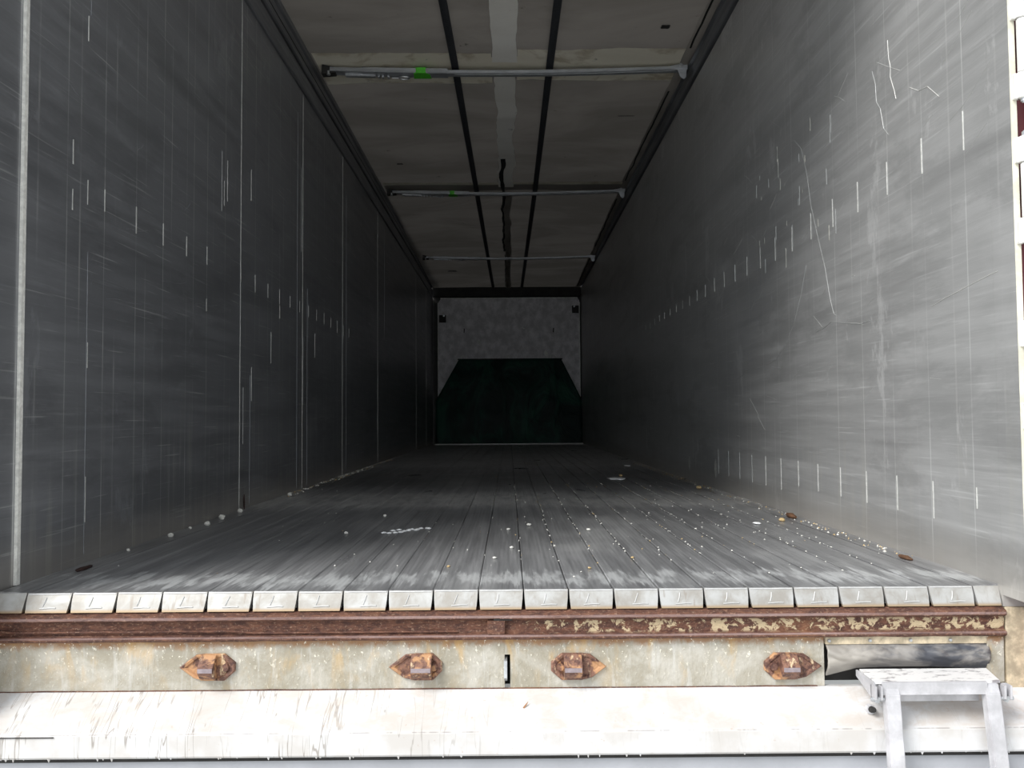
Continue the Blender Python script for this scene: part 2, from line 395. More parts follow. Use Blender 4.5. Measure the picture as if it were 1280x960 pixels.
# ------------------------------------------------------------------ left wall
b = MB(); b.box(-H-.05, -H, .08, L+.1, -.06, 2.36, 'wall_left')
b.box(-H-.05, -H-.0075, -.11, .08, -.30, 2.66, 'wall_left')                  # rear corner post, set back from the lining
b.prism([(-H+.0006, .066), (-H-.0075, .066), (-H-.0075, .0805), (-H+.0006, .0805)], 'z', 0.005, 2.36, 'stripbright')
def vstrip(b, side, y, z0, z1, w_, mat, jag=.0):
    x = side*H; t = .0012
    k = max(1, int((z1-z0)/.06))
    prev = None
    for i in range(k+1):
        z = z0+(z1-z0)*i/k; ww = w_/2*(1+jag*random.uniform(-.8, .6)); dy = jag*random.uniform(-.2, .2)*w_
        cur = (z, y-ww+dy, y+ww+dy)
        if prev:
            x0, x1 = (x, x-side*t)
            b.face([(x1, prev[1], prev[0]), (x1, prev[2], prev[0]), (x1, cur[2], cur[0]), (x1, cur[1], cur[0])], mat)
            b.face([(x0, prev[1], prev[0]), (x1, prev[1], prev[0]), (x1, cur[1], cur[0]), (x0, cur[1], cur[0])], mat)
            b.face([(x1, prev[2], prev[0]), (x0, prev[2], prev[0]), (x0, cur[2], cur[0]), (x1, cur[2], cur[0])], mat)
        prev = cur
# panel joints
for y, ww in ((1.752, .007), (2.885, .013), (4.06, .013), (5.69, .022), (8.87, .02), (10.2, .03)):
    vstrip(b, -1, y, .01, 2.355, ww*.62, 'wear', .7)
for y, z0, z1, ww in ((2.76, .02, 2.2, .004), (3.0, .02, 1.2, .004), (1.90, .02, .62, .003), (4.2, .02, 2.1, .004), (6.1, 1.2, 2.3, .006), (.388, .03, .9, .0007), (.388, 1.6, 2.2, .0007)):
    vstrip(b, -1, y, z0, z1, ww, 'hairdim', .5)
# short scuffs left by the ribs, one per plank
for k in range(19):
    y = .484+.2122*k
    if k in (5,): continue
    vstrip(b, -1, y, 1.033+random.uniform(-.01, .01), 1.108+random.uniform(-.01, .008), .0038*(1+.05*k)*(1 if k < 9 else .8), 'wear', .5)
for y, z0, z1 in ((.375, 1.516, 1.591), (.383, 1.037, 1.109), (.393, .563, .637), (.392, .12, .25), (2.24, .70, .86), (.30, 1.0, 1.06), (1.5, 1.3, 1.56), (1.57, 1.36, 1.54), (1.53, 1.33, 1.44), (.30, 1.13, 1.2), (1.90, 1.45, 1.6), (1.755, 1.5, 1.75), (2.85, 1.4, 1.9), (1.92, .5, .66), (2.9, .5, .9), (1.8, .3, .56), (2.4, .95, 1.02), (1.33, .85, .9), (3.2, .8, .95)):
    vstrip(b, -1, y, z0, z1, .0035, 'wear' if z1-z0 < .2 else 'scratch', .6)
def scratch(b, side, pts, r, mat):
    """a raised hairline along (y,z) points"""
    x = side*(H-.0006)
    b.tube([(x, y, z) for y, z in pts], r, mat, 4)
for y, z, a, ln in ((.62, 1.02, .5, .16), (.9, .90, .35, .22), (1.2, .86, .3, .25), (.5, .78, .2, .3), (2.0, .6, .12, .5), (3.2, .42, .08, .6), (.25, 1.35, -.5, .12), (1.1, 1.2, 2.2, .05), (.7, 1.3, 2.0, .04)):
    scratch(b, -1, [(y+ln*t/4, z+ln*a*.35*t/4+.004*math.sin(t*2)) for t in range(5)], .0006, 'hairdim')
b.build('wall_left', kind='structure', label='dull grey aluminium side wall on the left')
# left top rail
b = MB()
b.prism([(-H-.05, 2.36), (-H+.010, 2.363), (-H+.014, 2.372), (-H+.014, 2.465), (-H+.008, 2.475), (-H-.05, 2.475)], 'y', 0, L, 'rail')
b.prism([(-H-.05, 2.475), (-H-.012, 2.475), (-H-.012, 2.505), (-H-.05, 2.505)], 'y', 0, L, 'black')
b.prism([(-H-.05, 2.505), (-H+.004, 2.505), (-H+.010, 2.512), (-H+.010, 2.59), (-H+.022, 2.60), (-H+.022, 2.635), (-H-.05, 2.635)], 'y', 0, L, 'rail')
b.prism([(-H+.010, 2.545), (-H+.0125, 2.545), (-H+.0125, 2.549), (-H+.010, 2.549)], 'y', 0, L, 'black')
b.build('trim_1', kind='structure', label='grey aluminium top rail with a dark groove above the left wall')

# ------------------------------------------------------------------ right wall
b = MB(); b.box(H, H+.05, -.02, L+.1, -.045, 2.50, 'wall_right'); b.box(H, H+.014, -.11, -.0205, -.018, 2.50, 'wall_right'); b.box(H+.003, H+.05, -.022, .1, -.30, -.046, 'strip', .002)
b.prism([(H-.0006, -.111), (H+.014, -.111), (H+.014, -.1101), (H-.0006, -.1101)], 'z', -.018, 2.5, 'cream')
for k in range(24):
    y = .090+.2145*k
    f = 1 if k < 8 else max(.45, 1-.05*(k-7))
    z1 = 1.194+random.uniform(-.006, .006)
    vstrip(b, 1, y, z1-.102*f, z1, (.0042 if k < 9 else .005)*f, 'wear', .5)
for k in range(13):
    y = .078+.2135*k
    vstrip(b, 1, y, .125+(.05 if k == 0 else 0)-(.03 if k > 6 else 0), .228, .0034, 'wear' if k < 9 else 'scratch', .5)
for k in range(12):          # hairline rises above and below the scuffs on the plank joints
    pass
for y, z0, z1, ww in ((3.385, .064, .160, .03), (2.70, .060, .178, .03)):    # two worn oval scars
    b.grid(lambda u, v, y=y, z0=z0, z1=z1, ww=ww: (H-.0012, y+ww*math.sin(PI*v)*(u-.5)*1.0*2*.5*2, z0+(z1-z0)*v), 2, 10, 'wear')
    vstrip(b, 1, y-.012, z0+.015, z1-.015, .012, 'scratch', .3)
# long bent scratch
scratch(b, 1, [(1.60, 1.50), (1.50, 1.538), (1.40, 1.545), (1.32, 1.53), (1.245, 1.47), (1.19, 1.35), (1.155, 1.22), (1.09, 1.08), (1.03, .96), (.985, .83), (.955, .775), (.93, .766)], .0008, 'scratch')
scratch(b, 1, [(2.25, .60), (2.1, .62), (1.95, .635), (1.75, .64), (1.6, .66), (1.48, .71), (1.36, .80), (1.28, .90), (1.22, 1.0)], .0008, 'scratch')
scratch(b, 1, [(1.13, .729), (1.05, .735), (.98, .75), (.88, .735), (.75, .715), (.66, .716)], .0008, 'scratch')
scratch(b, 1, [(.60, 1.51), (.58, 1.46), (.575, 1.40), (.55, 1.37), (.53, 1.30), (.50, 1.27)], .0008, 'scratch')
scratch(b, 1, [(.49, 1.56), (.485, 1.50), (.475, 1.47), (.478, 1.44), (.455, 1.39), (.445, 1.36)], .0008, 'wear')
scratch(b, 1, [(.27, .71), (.2, .722), (.1, .735), (.0, .748), (-.04, .752)], .0008, 'wear')
scratch(b, 1, [(.36, 1.36), (.31, 1.33), (.26, 1.322), (.20, 1.27)], .0008, 'wear')
for i in range(70):
    y = random.uniform(-.08, 3.0); z = random.uniform(.3, 1.75); ln = random.uniform(.03, .16); a = random.choice((-.5, -.3, .15, .1, .6)); 
    scratch(b, 1, [(y, z), (y+ln*.5, z+a*ln*.5+random.uniform(-.004, .004)), (y+ln, z+a*ln)], random.uniform(.0003, .0006), 'hair')
for i in range(26):
    y = random.uniform(.9, 1.9); z = random.uniform(1.02, 1.55)
    vstrip(b, 1, y, z, z+random.uniform(.015, .09), random.uniform(.002, .006), random.choice(('scratch', 'seam')), .8)
b.build('wall_right', kind='structure', label='scratched aluminium side wall on the right, bright near the opening')
b = MB()
b.prism([(H+.05, 2.50), (H+.012, 2.50), (H+.012, 2.522), (H+.05, 2.522)], 'y', -.05, L, 'black')
b.prism([(H+.05, 2.522), (H-.010, 2.522), (H-.016, 2.53), (H-.016, 2.60), (H-.03, 2.61), (H-.03, 2.635), (H+.05, 2.635)], 'y', -.05, L, 'rail')
b.build('trim_2', kind='structure', label='grey aluminium top rail above the right wall')

# ------------------------------------------------------------------ rear header over the opening
b = MB(); b.box(-H-.05, H+.05, -.11, .0, 2.64, 2.74, 'rail', .004); b.build('trim_3', kind='structure', label='steel header over the rear opening')

# ------------------------------------------------------------------ front end of the load space
b = MB(); b.box(-H-.05, H+.05, L+.12, L+.2, -.06, 2.75, 'darkgap')
b.box(-H, H, L+.02, L+.12, 2.37, 2.53, 'darkgap', .004)
b.build('wall_back', kind='structure', label='dark front bulkhead of the trailer')
t = thing('bulkhead_board', (0.03, L+.08, 0.0), 'large pale board with clipped top corners on the far end wall above the green cover', 'panel')
b = MB(); x0, x1 = -1.105, 1.165
prof = [(x0, .66), (-.80, 1.30), (.87, 1.30), (x1, .66), (x1, 2.30), (x1-.03, 2.347), (x0+.05, 2.347), (x0, 2.27)]
b.prism(prof, 'y', L+.04, L+.07, 'ply', .003); b.build('board', t)
b = MB(); b.box(x0+.04, x1-.03, L+.026, L+.039, 2.335, 2.352, 'bulkframe', .002)
b.build('top_edge_strip', t)
for s, xx in ((0, x0), (1, x1)):
    b = MB(); b.prism([(xx-.006, .72), (xx+.006, .72), (xx+.006, 2.27), (xx-.006, 2.27)], 'y', L+.02, L+.039, 'bulkframe', .002); b.build('side_edge_strip', t)
for xx in (-.687, .746):
    b = MB(); b.prism([(xx-.009, 1.79), (xx+.006, 1.785), (xx+.010, 1.855), (xx-.006, 1.86)], 'y', L+.032, L+.0395, 'hole'); b.build('slot', t)
for xx, zz in ((-1.03, 2.03), (1.10, 2.17)):
    b = MB(); sg = 1 if xx < 0 else -1
    b.box(xx-.055, xx+.055, L+.008, L+.039, zz-.075, zz+.045, 'darkgap', .006); b.cyl((xx+sg*.02, L+.0, zz+.03), (xx+sg*.02, L+.01, zz+.03), .016, 'latch', 10); b.build('bracket', t)
for xx in (-.70, .03, .73):
    b = MB(); b.tube([(xx+.036*math.cos(a*PI/8), L+.026, 1.385+.036*math.sin(a*PI/8)) for a in range(16)], .008, 'bulkframe', 6, True); b.build('eyelet', t)
for (xx, zz, ww, hh) in ((.37, 1.80, .05, .03), (.50, 1.87, .02, .03), (-.45, 1.64, .06, .08), (.62, 1.45, .07, .09), (.0, 2.15, .03, .03), (-.24, 1.62, .012, .04), (.25, 1.86, .10, .01)):
    b = MB(); b.grid(lambda u, v: (xx+ww*(u-.5)*math.sin(PI*(v*.8+.1)), L+.0385, zz+hh*(v-.5)+.01*math.sin(u*5)), 3, 4, 'bulkframe'); b.build('scuff', t)

# green cover sheet sloping from the board to the floor
t = thing('green_cover', (0.03, L-.1, .01), 'dark green tarpaulin cover hung over the lower far end of the load space', 'tarpaulin')
def gz(u, v):
    # v 0 bottom .. 1 top ; silhouette: vertical to z .70, then tapers to the top bar
    z = .012+v*1.345
    if z < .705: xl, xr = -1.128, 1.175
    else:
        k = (z-.705)/(1.357-.705); xl = -1.128+k*.36; xr = 1.175-k*.315
    x = xl+(xr-xl)*u
    y = L-.205+.16*v-.05*math.sin(PI*v)*math.sin(PI*u)+.02*fbm(x, z, 2, 2.4)*math.sin(PI*min(1, u*8, (1-u)*8)/2)
    return (x, y, z)
b = MB(); b.grid(gz, 60, 44, 'green'); o = b.build('sheet', t)
md = o.modifiers.new('thickness', 'SOLIDIFY'); md.thickness = .004
b = MB(); b.box(-.79, .88, L-.045, L-.012, 1.348, 1.366, 'darkgap', .003); b.build('top_bar', t)
b = MB(); b.box(-1.135, 1.18, L-.245, L-.22, .002, .022, 'bulkframe', .003); b.build('bottom_bar', t)
b = MB(); b.cyl((.72, L-.095, 1.13), (.72, L-.075, 1.13), .045, 'green', 14, .02); b.build('patch', t)

# ------------------------------------------------------------------ floor
b = MB(); b.box(-H, H, .035, L+.1, -.11, -.047, 'darkgap'); b.build('floor', kind='structure', label='dark sub-floor under the slats')
X0 = -1.1268; PW = .10757
ORD = ['first', 'second', 'third', 'fourth', 'fifth', 'sixth', 'seventh', 'eighth', 'ninth', 'tenth', 'eleventh (middle)']
def slat(i):
    xa = X0+PW*i; xb = xa+PW; c = (xa+xb)/2
    if i == 10: lab = 'middle one of the 21 grey aluminium floor slats, ending in a pale plate'
    elif i < 10: lab = 'grey aluminium floor slat with pale end plate, %s counted from the left wall' % ORD[i]
    else: lab = 'grey aluminium floor slat with pale end plate, %s counted from the right wall' % ORD[20-i]
    t = thing('floor_slat', (c, 0, -.045), lab, 'floor slat', 'moving floor slats running the length of the trailer')
    b = MB(); gp = .0011
    dz = random.uniform(-.0008, .0006); a, e = xa+gp, xb-gp
    # lengthwise section: flat crown, a shallow lip that dips at the right-hand joint
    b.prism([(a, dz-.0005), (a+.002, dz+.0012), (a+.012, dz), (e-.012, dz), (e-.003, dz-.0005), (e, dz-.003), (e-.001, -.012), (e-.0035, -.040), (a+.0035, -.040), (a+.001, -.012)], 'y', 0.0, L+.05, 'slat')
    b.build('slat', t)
    b = MB()
    yb = -.019
    top = [(a+.0005, -.0015), (e-.0005, -.0015), (e-.0005, .006), (a+.0005, .006)]
    bot = [(a+.0035, yb), (e-.0045, yb), (e-.0045, yb+.009), (a+.0035, yb+.009)]
    mid = [(a+.0012, yb*.52), (e-.0015, yb*.52), (e-.0015, yb*.52+.009), (a+.0012, yb*.52+.009)]
    b2 = bmesh.new(); lv = []
    for prof, z in ((bot, -.0435), (mid, -.020), (top, dz-.0005)):
        lv.append([b2.verts.new((p[0], p[1], z)) for p in prof])
    for A, B in ((lv[0], lv[1]), (lv[1], lv[2])):
        for j in range(4): b2.faces.new((A[j], A[(j+1) % 4], B[(j+1) % 4], B[j]))
    b2.faces.new(lv[0][::-1]); b2.faces.new(lv[2]); bmesh.ops.recalc_face_normals(b2, faces=b2.faces[:])
    b.merge(b2, 'cap'); pl = b.build('end_plate', t, label='pale cast end plate')
    # bright rolled lip on the top edge of the plate
    b = MB(); b.tube([(a+.003, -.0012, dz-.003), (a+.02, -.0018, dz-.0025), (c, -.0015, dz-.003), (e-.02, -.0018, dz-.0026), (e-.003, -.0012, dz-.003)], .0026, 'weld', 6); b.build('edge_lip', pl)
    # L-shaped weld
    b = MB(); wx = c+random.uniform(-.006, .004); r = .0016
    def fy(z): return -.0015+(yb+.0015)*((-z)/.0435)-.0006
    b.tube([(wx-.002+random.uniform(0, .004), fy(-.010), -.010), (wx-.003, fy(-.02), -.020), (wx-.007, fy(-.030), -.030)], r*.75, 'weld', 6)
    b.tube([(wx-.013, fy(-.034), -.034), (wx-.003, fy(-.0335), -.0335), (wx+.012, fy(-.0325), -.0325), (wx+.024, fy(-.033), -.033)], r, 'weld', 6); b.build('weld_bead', pl)
for i in range(21): slat(i)
# fixed side rails of the floor
for nme, xa, xb, lab in (('floor_edge_rail', -H, X0-.001, 'flat fixed floor edge rail along the left wall'), ('floor_edge_rail', X0+21*PW+.001, H, 'flat fixed floor edge rail along the right wall with a stained blunt end')):
    t = thing(nme, ((xa+xb)/2, 0, -.045), lab, 'floor edge rail')
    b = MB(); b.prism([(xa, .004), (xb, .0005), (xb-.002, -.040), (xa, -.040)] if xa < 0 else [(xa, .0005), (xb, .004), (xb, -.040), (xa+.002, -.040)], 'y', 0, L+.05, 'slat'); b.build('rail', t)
    b = MB(); b2 = bmesh.new()
    lo = [(xa+.003, -.019), (xb-.003, -.019), (xb-.003, .0), (xa+.003, .0)]; hi = [(xa, -.0015), (xb, -.0015), (xb, .006), (xa, .006)]
    A = [b2.verts.new((p[0], p[1], -.0435)) for p in lo]; B = [b2.verts.new((p[0], p[1], .0)) for p in hi]
    for j in range(4): b2.faces.new((A[j], A[(j+1) % 4], B[(j+1) % 4], B[j]))
    b2.faces.new(A[::-1]); b2.faces.new(B); b.merge(b2, 'cap'); b.build('end_plate', t)

# ------------------------------------------------------------------ roof
def tz(x, y): 
    base = 2.632 if y < 5.8 else 2.632-(y-5.8)/(L-5.8)*.115
    return base
def tarp_pt(x, y):
    q = (y-3.1)/2.8; k = abs(q-round(q))*2                      # sags a little between the bows
    edge = max(0, 1-abs(x)/1.19)
    return tz(x, y)+.018*fbm(x*.8, y*1.3, 0, 1.6)*min(1, edge*6)*k+.012*k*min(1, edge*4)
b = MB(); b.grid(lambda u, v: (-H+.01+(2*H-.02)*u, -.05+(L+.15)*v, tarp_pt(-H+.01+(2*H-.02)*u, -.05+(L+.15)*v)), 48, 180, 'tarp')
ceil = b.build('ceiling', kind='structure', label='grey roof tarpaulin seen from below')
def strip_x(y0, y1, xa, xb, mat, name, dz=.004, jag=.01, n=40):
    b = MB()
    def f(u, v):
        y = y0+(y1-y0)*v; x = xa+(xb-xa)*u+jag*fbm(u*3+xa, y*1.7, 3, 1.0)*(1 if u in (0, 1) else 0)
        return (x, y, tarp_pt(x, y)-dz-.002*abs(math.sin(y*9)))
    b.grid(f, 4, n, mat); return b.build(name, ceil)
strip_x(-.04, 3.08, -.065, .085, 'centre', 'ridge_strip', .005, .02, 60)
strip_x(3.12, 5.85, -.055, .08, 'centre', 'ridge_strip', .005, .03, 60)
strip_x(5.95, L-.02, -.01, .06, 'tarp', 'ridge_strip', .02, .03, 60)
strip_x(5.0, 8.6, -.035, -.005, 'hole', 'ridge_fold', .009, .03, 60)
strip_x(8.8, L-.1, -.02, .0, 'hole', 'ridge_fold', .009, .02, 40)
def cross(y0, y1, xa, xb, mat, dz=.003, jag=.02):
    b = MB()
    def f(u, v):
        x = xa+(xb-xa)*u; y = y0+(y1-y0)*v
        if v == 0 or v == 1: y += jag*fbm(x*2.2, v*7, 1, 1.3)
        return (x, y, tarp_pt(x, y)-dz)
    b.grid(f, 60, 4, mat); b.build('cross_strip', ceil)
cross(2.94, 3.40, -1.16, -.07, 'patch'); cross(2.90, 3.36, .09, 1.13, 'patch'); cross(2.99, 3.25, -.08, .1, 'patch', .0062, .01)
cross(5.72, 5.96, -1.15, 1.13, 'tarp', .003); cross(5.70, 5.78, -1.15, 1.13, 'patch', .004, .01)
for sx, sy, sw, sl in ((-.91, 5.12, .05, .035), (-.78, 9.9, .12, .10), (.93, 2.62, .05, .04), (.90, 4.0, .12, .012)):
    b = MB(); b.grid(lambda u, v: (sx+sw*(u-.5)*(1+.4*noise.noise(Vector((v*4, sx, 0)))), sy+sl*(v-.5)*(1+.6*noise.noise(Vector((u*4, sy, 0)))), tarp_pt(sx, sy)-.006), 5, 5, 'darkgap'); b.build('dark_stain', ceil)
# folded hem along the right side of the sheet, its shade below drawn as a black strip
b = MB()
def hem(u, v):
    y = 1.2+(L-1.3)*v; x = 1.105+.075*u+.012*fbm(y*3, 0, 4, 1); return (x, y, tarp_pt(x, y)-.008-.012*math.sin(PI*u)-.004*fbm(y*6, u, 2, 1))
b.grid(hem, 6, 150, 'tarp'); b.build('side_hem', ceil)
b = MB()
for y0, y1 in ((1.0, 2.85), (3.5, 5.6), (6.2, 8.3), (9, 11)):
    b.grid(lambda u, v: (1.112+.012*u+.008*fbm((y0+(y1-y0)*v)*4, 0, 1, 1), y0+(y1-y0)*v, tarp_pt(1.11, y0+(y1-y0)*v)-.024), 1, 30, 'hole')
b.build('hem_shadow_strip', ceil)
# two webbing straps
for xs, lab in (((-.345, -.30, -.275, -.215), 'black webbing strap under the roof sheet, left of the white ridge strip'), ((.305, .295, .29, .24), 'black webbing strap under the roof sheet, right of the white ridge strip')):
    b = MB()
    def f(u, v):
        y = -.04+(L+.02)*v; q = y/(L)
        k = [0, .27, .53, 1]
        for j in range(3):
            if q <= k[j+1] or j == 2: x = xs[j]+(xs[j+1]-xs[j])*(q-k[j])/(k[j+1]-k[j]); break
        return (x+.045*(u-.5), y, tz(x, y)-.0155-.003*abs(math.sin((y-3.1)/2.8*PI)))
    b.grid(f, 2, 120, 'strap'); o = b.build('roof_strap', label=lab, category='strap', group='webbing straps running the length of the roof')
    md = o.modifiers.new('thickness', 'SOLIDIFY'); md.thickness = .003

# roof bows
def bow(Y, zc, xl, xr, lab, tape, mess):
    t = thing('roof_bow', (0, Y, zc), lab, 'roof bow', 'sliding steel bows across the roof')
    def sag(x):
        u = (x-xl)/(xr-xl); return zc-.022*math.sin(PI*u)*(1.0)+.004
    def beam(name, xa, xb, w_, h_, mat, n=10, yo=0.0, bev=.004):
        b = MB(); b2 = bmesh.new(); rings = []
        for i in range(n+1):
            x = xa+(xb-xa)*i/n; z = sag(x)
            pr = [(-w_/2+bev, -h_/2), (w_/2-bev, -h_/2), (w_/2, -h_/2+bev), (w_/2, h_/2-bev), (w_/2-bev, h_/2), (-w_/2+bev, h_/2), (-w_/2, h_/2-bev), (-w_/2, -h_/2+bev)]
            rings.append([b2.verts.new((x, Y+yo+p[0], z+p[1])) for p in pr])
        for i in range(n):
            for j in range(8): b2.faces.new((rings[i][j], rings[i][(j+1) % 8], rings[i+1][(j+1) % 8], rings[i+1][j]))
        b2.faces.new(rings[0][::-1]); b2.faces.new(rings[-1]); bmesh.ops.recalc_face_normals(b2, faces=b2.faces[:])
        b.merge(b2, mat); return b.build(name, t)
    beam('inner_tube', xl+.20, xr-.03, .062, .022, 'bow', 14)
    beam('outer_tube', xl+.22, -.345, .080, .032, 'bow', 6)
    beam('sleeve', xl+.02, xl+.26, .072, .026, 'bow', 3)
    beam('stiffening_rib', -.30, xr-.06, .009, .027, 'latch', 14, -.006, .002)
    la = beam('latch', xl+.11, xl+.30, .030, .052, 'latch', 2, .020)
    for dx in (.32, .345, .38):
        b = MB(); z = sag(xl+dx)-.022; b.box(xl+dx-.006, xl+dx+.006, Y+.006, Y+.036, z-.006, z+.004, 'latch', .001); b.build('latch_pin', la)
    b = MB(); z = sag(xl+.5)-.024
    b.tube([(xl+.40, Y+.022, z), (xl+.445, Y+.022, z)], .004, 'latch', 6)
    b.tube([(xl+.478+.032*math.cos(a*PI/8), Y+.022+.020*math.sin(a*PI/8), z) for a in range(16)], .005, 'latch', 6, True); b.build('latch_ring', t)
    if tape:
        b = MB(); xa, xb = tape
        for sg in (0,):
            z = sag((xa+xb)/2)
            b.prism([(xa, Y-.034), (xa+.02, Y-.044), (xb-.03, Y-.044), (xb, Y-.01), (xb+.004, Y+.046), (xa-.008, Y+.046)], 'z', z-.0185, z+.018, 'greentape', .001)
        b.build('green_tape', t, label='bright green tape mark')
    # bracket and crumpled sheet at the left end
    b = MB(); z = sag(xl)
    b.prism([(xl-.035, z-.03), (xl+.05, z-.024), (xl+.06, z+.012), (xl-.03, z+.03)], 'y', Y-.03, Y+.03, 'darkgap', .004)
    b.cyl((xl+.01, Y-.02, z-.034), (xl+.01, Y-.02, z-.010), .012, 'latch', 10); b.build('end_bracket', t)
    # hook plate at the right end
    b = MB(); z = sag(xr)
    b.prism([(xr-.10, z+.010), (xr-.11, z-.012), (xr-.05, z-.016), (xr-.035, z-.060), (xr-.012, z-.075), (xr+.004, z-.060), (xr+.006, z+.006), (xr-.03, z+.022)], 'y', Y-.028, Y-.018, 'bow', .003)
    b.prism([(xr-.06, z+.012), (xr-.06, z-.014), (xr+.012, z-.014), (xr+.012, z+.02)], 'y', Y-.03, Y+.03, 'bow', .003)
    b.cyl((xr-.03, Y-.036, z+.012), (xr-.03, Y-.026, z+.012), .012, 'latch', 10); b.build('hook_plate', t)
bow(3.12, 2.595, -1.10, 1.145, 'steel roof bow nearest the opening with a green tape mark over a stained pale strip', (-.555, -.455), True)
bow(5.90, 2.590, -1.10, 1.145, 'middle steel roof bow with a small green tape mark', (-.54, -.46), True)
bow(8.85, 2.535, -1.07, 1.16, 'farthest steel roof bow without a tape mark, near the end wall', None, False)

# ------------------------------------------------------------------ rear sill
t = thing('sill_beam', (0, -.01, -.112), 'heavily rusted steel channel beam below the slat ends', 'beam')
def beamprof(d=0.0):
    return [(.03, -.0455), (-.012, -.0455), (-.030, -.051), (-.033, -.055), (-.033, -.061), (-.028, -.064), (-.020, -.067), (-.019, -.097), (-.026, -.099), (-.032, -.101), (-.032, -.107), (-.026, -.112), (.03, -.112)]
def rough_beam(xa, xb, n, name, mat, sh=0.0):
    b = MB(); b2 = bmesh.new(); rings = []
    for i in range(n+1):
        x = xa+(xb-xa)*i/n
        rings.append([b2.verts.new((x, y+(.0016*fbm(x*9, j*3.1, 0, 1.3)+sh if y < -.01 else 0), z+.0012*fbm(x*11, j*2.7, 5, 1.2)*(1 if y < -.01 else 0))) for j, (y, z) in enumerate(beamprof())])
    k = len(rings[0])
    for i in range(n):
        for j in range(k): b2.faces.new((rings[i][j], rings[i][(j+1) % k], rings[i+1][(j+1) % k], rings[i+1][j]))
    b2.faces.new(rings[0][::-1]); b2.faces.new(rings[-1]); bmesh.ops.recalc_face_normals(b2, faces=b2.faces[:])
    b.merge(b2, mat); return b.build(name, t)
rough_beam(-1.212, -.0, 150, 'left_channel', 'rustbeam'); rough_beam(.0, 1.193, 150, 'right_channel', 'rustbeam', -.002)
b = MB(); b.box(-.015, .03, -.032, -.018, -.067, -.057, 'darkgap', .004); b.box(-.03, .012, -.031, -.015, -.10, -.066, 'rust', .005); b.build('weld_patch', t)
b = MB()
b.tube([(-1.20, -.029, -.083)]+[(x/100, -.0245-.001*fbm(x*.3, 1, 1, 1), -.088-.0015*fbm(x*.2, 2, 2, 1)) for x in range(-112, -60, 4)]+[(x/100, -.0245, -.0925) for x in range(-58, -6, 6)], .0025, 'rust', 6); b.build('rust_ridge', t)

# beige cross panel with a slot
t = thing('cross_panel', (0, .0, -.23), 'stained beige steel cross panel under the rusty beam', 'panel')
b = MB()
b.box(-1.212, .0105, -.014, .02, -.229, -.1125, 'panel', .001); b.box(.0235, .768, -.014, .02, -.229, -.1125, 'panel', .001)
b.box(.0105, .0235, -.014, .02, -.150, -.1125, 'panel'); b.box(-1.21, .766, .02, .03, -.229, -.115, 'hole'); b.build('plate', t)
b = MB()
for i in range(60):
    pass
b.tube([(x/100, -.0148, -.2285+.0012*fbm(x*.1, 2, 1, 1)) for x in range(-120, 77, 3)], .0016, 'rust', 6); b.build('bottom_seam', t)
t = thing('hasp_tab', (.0135, -.014, -.21), 'small bare metal tab standing in the upright slot of the beige panel', 'tab')
b = MB(); b.prism([(-.020, -.164), (-.004, -.157), (.012, -.160), (.012, -.208), (-.012, -.212), (-.022, -.203)], 'x', .0085, .0165, 'latch', .0012); b.build('tab', t)

# latch keepers
def keeper(cx, cz, wl, wr, hh, bx0, bx1, lab, flip, mat='rustkeep'):
    """pointed plate (left or right), hexagonal at the other end, with a folded loop on it"""
    t = thing('latch_keeper', (cx, -.014, cz-hh), lab, 'latch keeper', 'rusted latch keepers on the beige panel')
    s = -1 if flip else 1
    pts = [(-wl, 0), (-wl*.42, hh*.92), (-wl*.1, hh), (wr*.62, hh), (wr, hh*.35), (wr, -hh*.3), (wr*.62, -hh), (-wl*.1, -hh), (-wl*.48, -hh*.8)]
    P = [(cx+s*p[0], cz+p[1]) for p in pts]
    b = MB(); b2 = bmesh.new()
    lv = []
    for k, y in ((1.0, -.0135), (1.0, -.020), (.95, -.0225), (.82, -.0215), (.74, -.018)):
        lv.append([b2.verts.new((cx+(x-cx)*k, y, cz+(z-cz)*k)) for x, z in P])
    n = len(P)
    for A, B in zip(lv, lv[1:]):
        for j in range(n): b2.faces.new((A[j], A[(j+1) % n], B[(j+1) % n], B[j]))
    b2.faces.new(lv[-1]); b2.faces.new(lv[0][::-1]); bmesh.ops.recalc_face_normals(b2, faces=b2.faces[:]); b.merge(b2, mat)
    b.build('base_plate', t)
    b = MB(); x0, x1 = cx+bx0, cx+bx1; h2 = hh*.97
    b.prism([(-.016, cz+h2), (-.024, cz+h2), (-.046, cz+.010), (-.049, cz+.004), (-.049, cz-.006), (-.046, cz-.011), (-.026, cz-h2*.95), (-.016, cz-h2*.95)], 'x', x0, x1, mat, .0015)
    lp = b.build('loop', t)
    b = MB(); b.box(x0+.001, x1-.001, -.0505, -.0485, cz-.005, cz+.005, 'wornrust', .0006); b.build('worn_face', lp, label='polished worn face')
    b = MB(); sx = cx+s*(wr*.66); b.cyl((sx, -.026, cz), (sx, -.016, cz), .009, mat, 10, .011, .001); b.build('bolt_head', t)
keeper(-.690, -.173, .066, .065, .031, -.014, .022, 'rusty latch keeper pointing left, farthest left of the four', False)
keeper(-.195, -.176, .068, .058, .031, -.014, .034, 'rusty latch keeper pointing left, just left of the slot', False)
keeper(.186, -.178, .064, .066, .031, -.036, .006, 'rusty latch keeper pointing right, just right of the slot', True)
keeper(.688, -.181, .072, .064, .031, -.028, .012, 'dark rusty latch keeper pointing right, next to the step ladder', True)

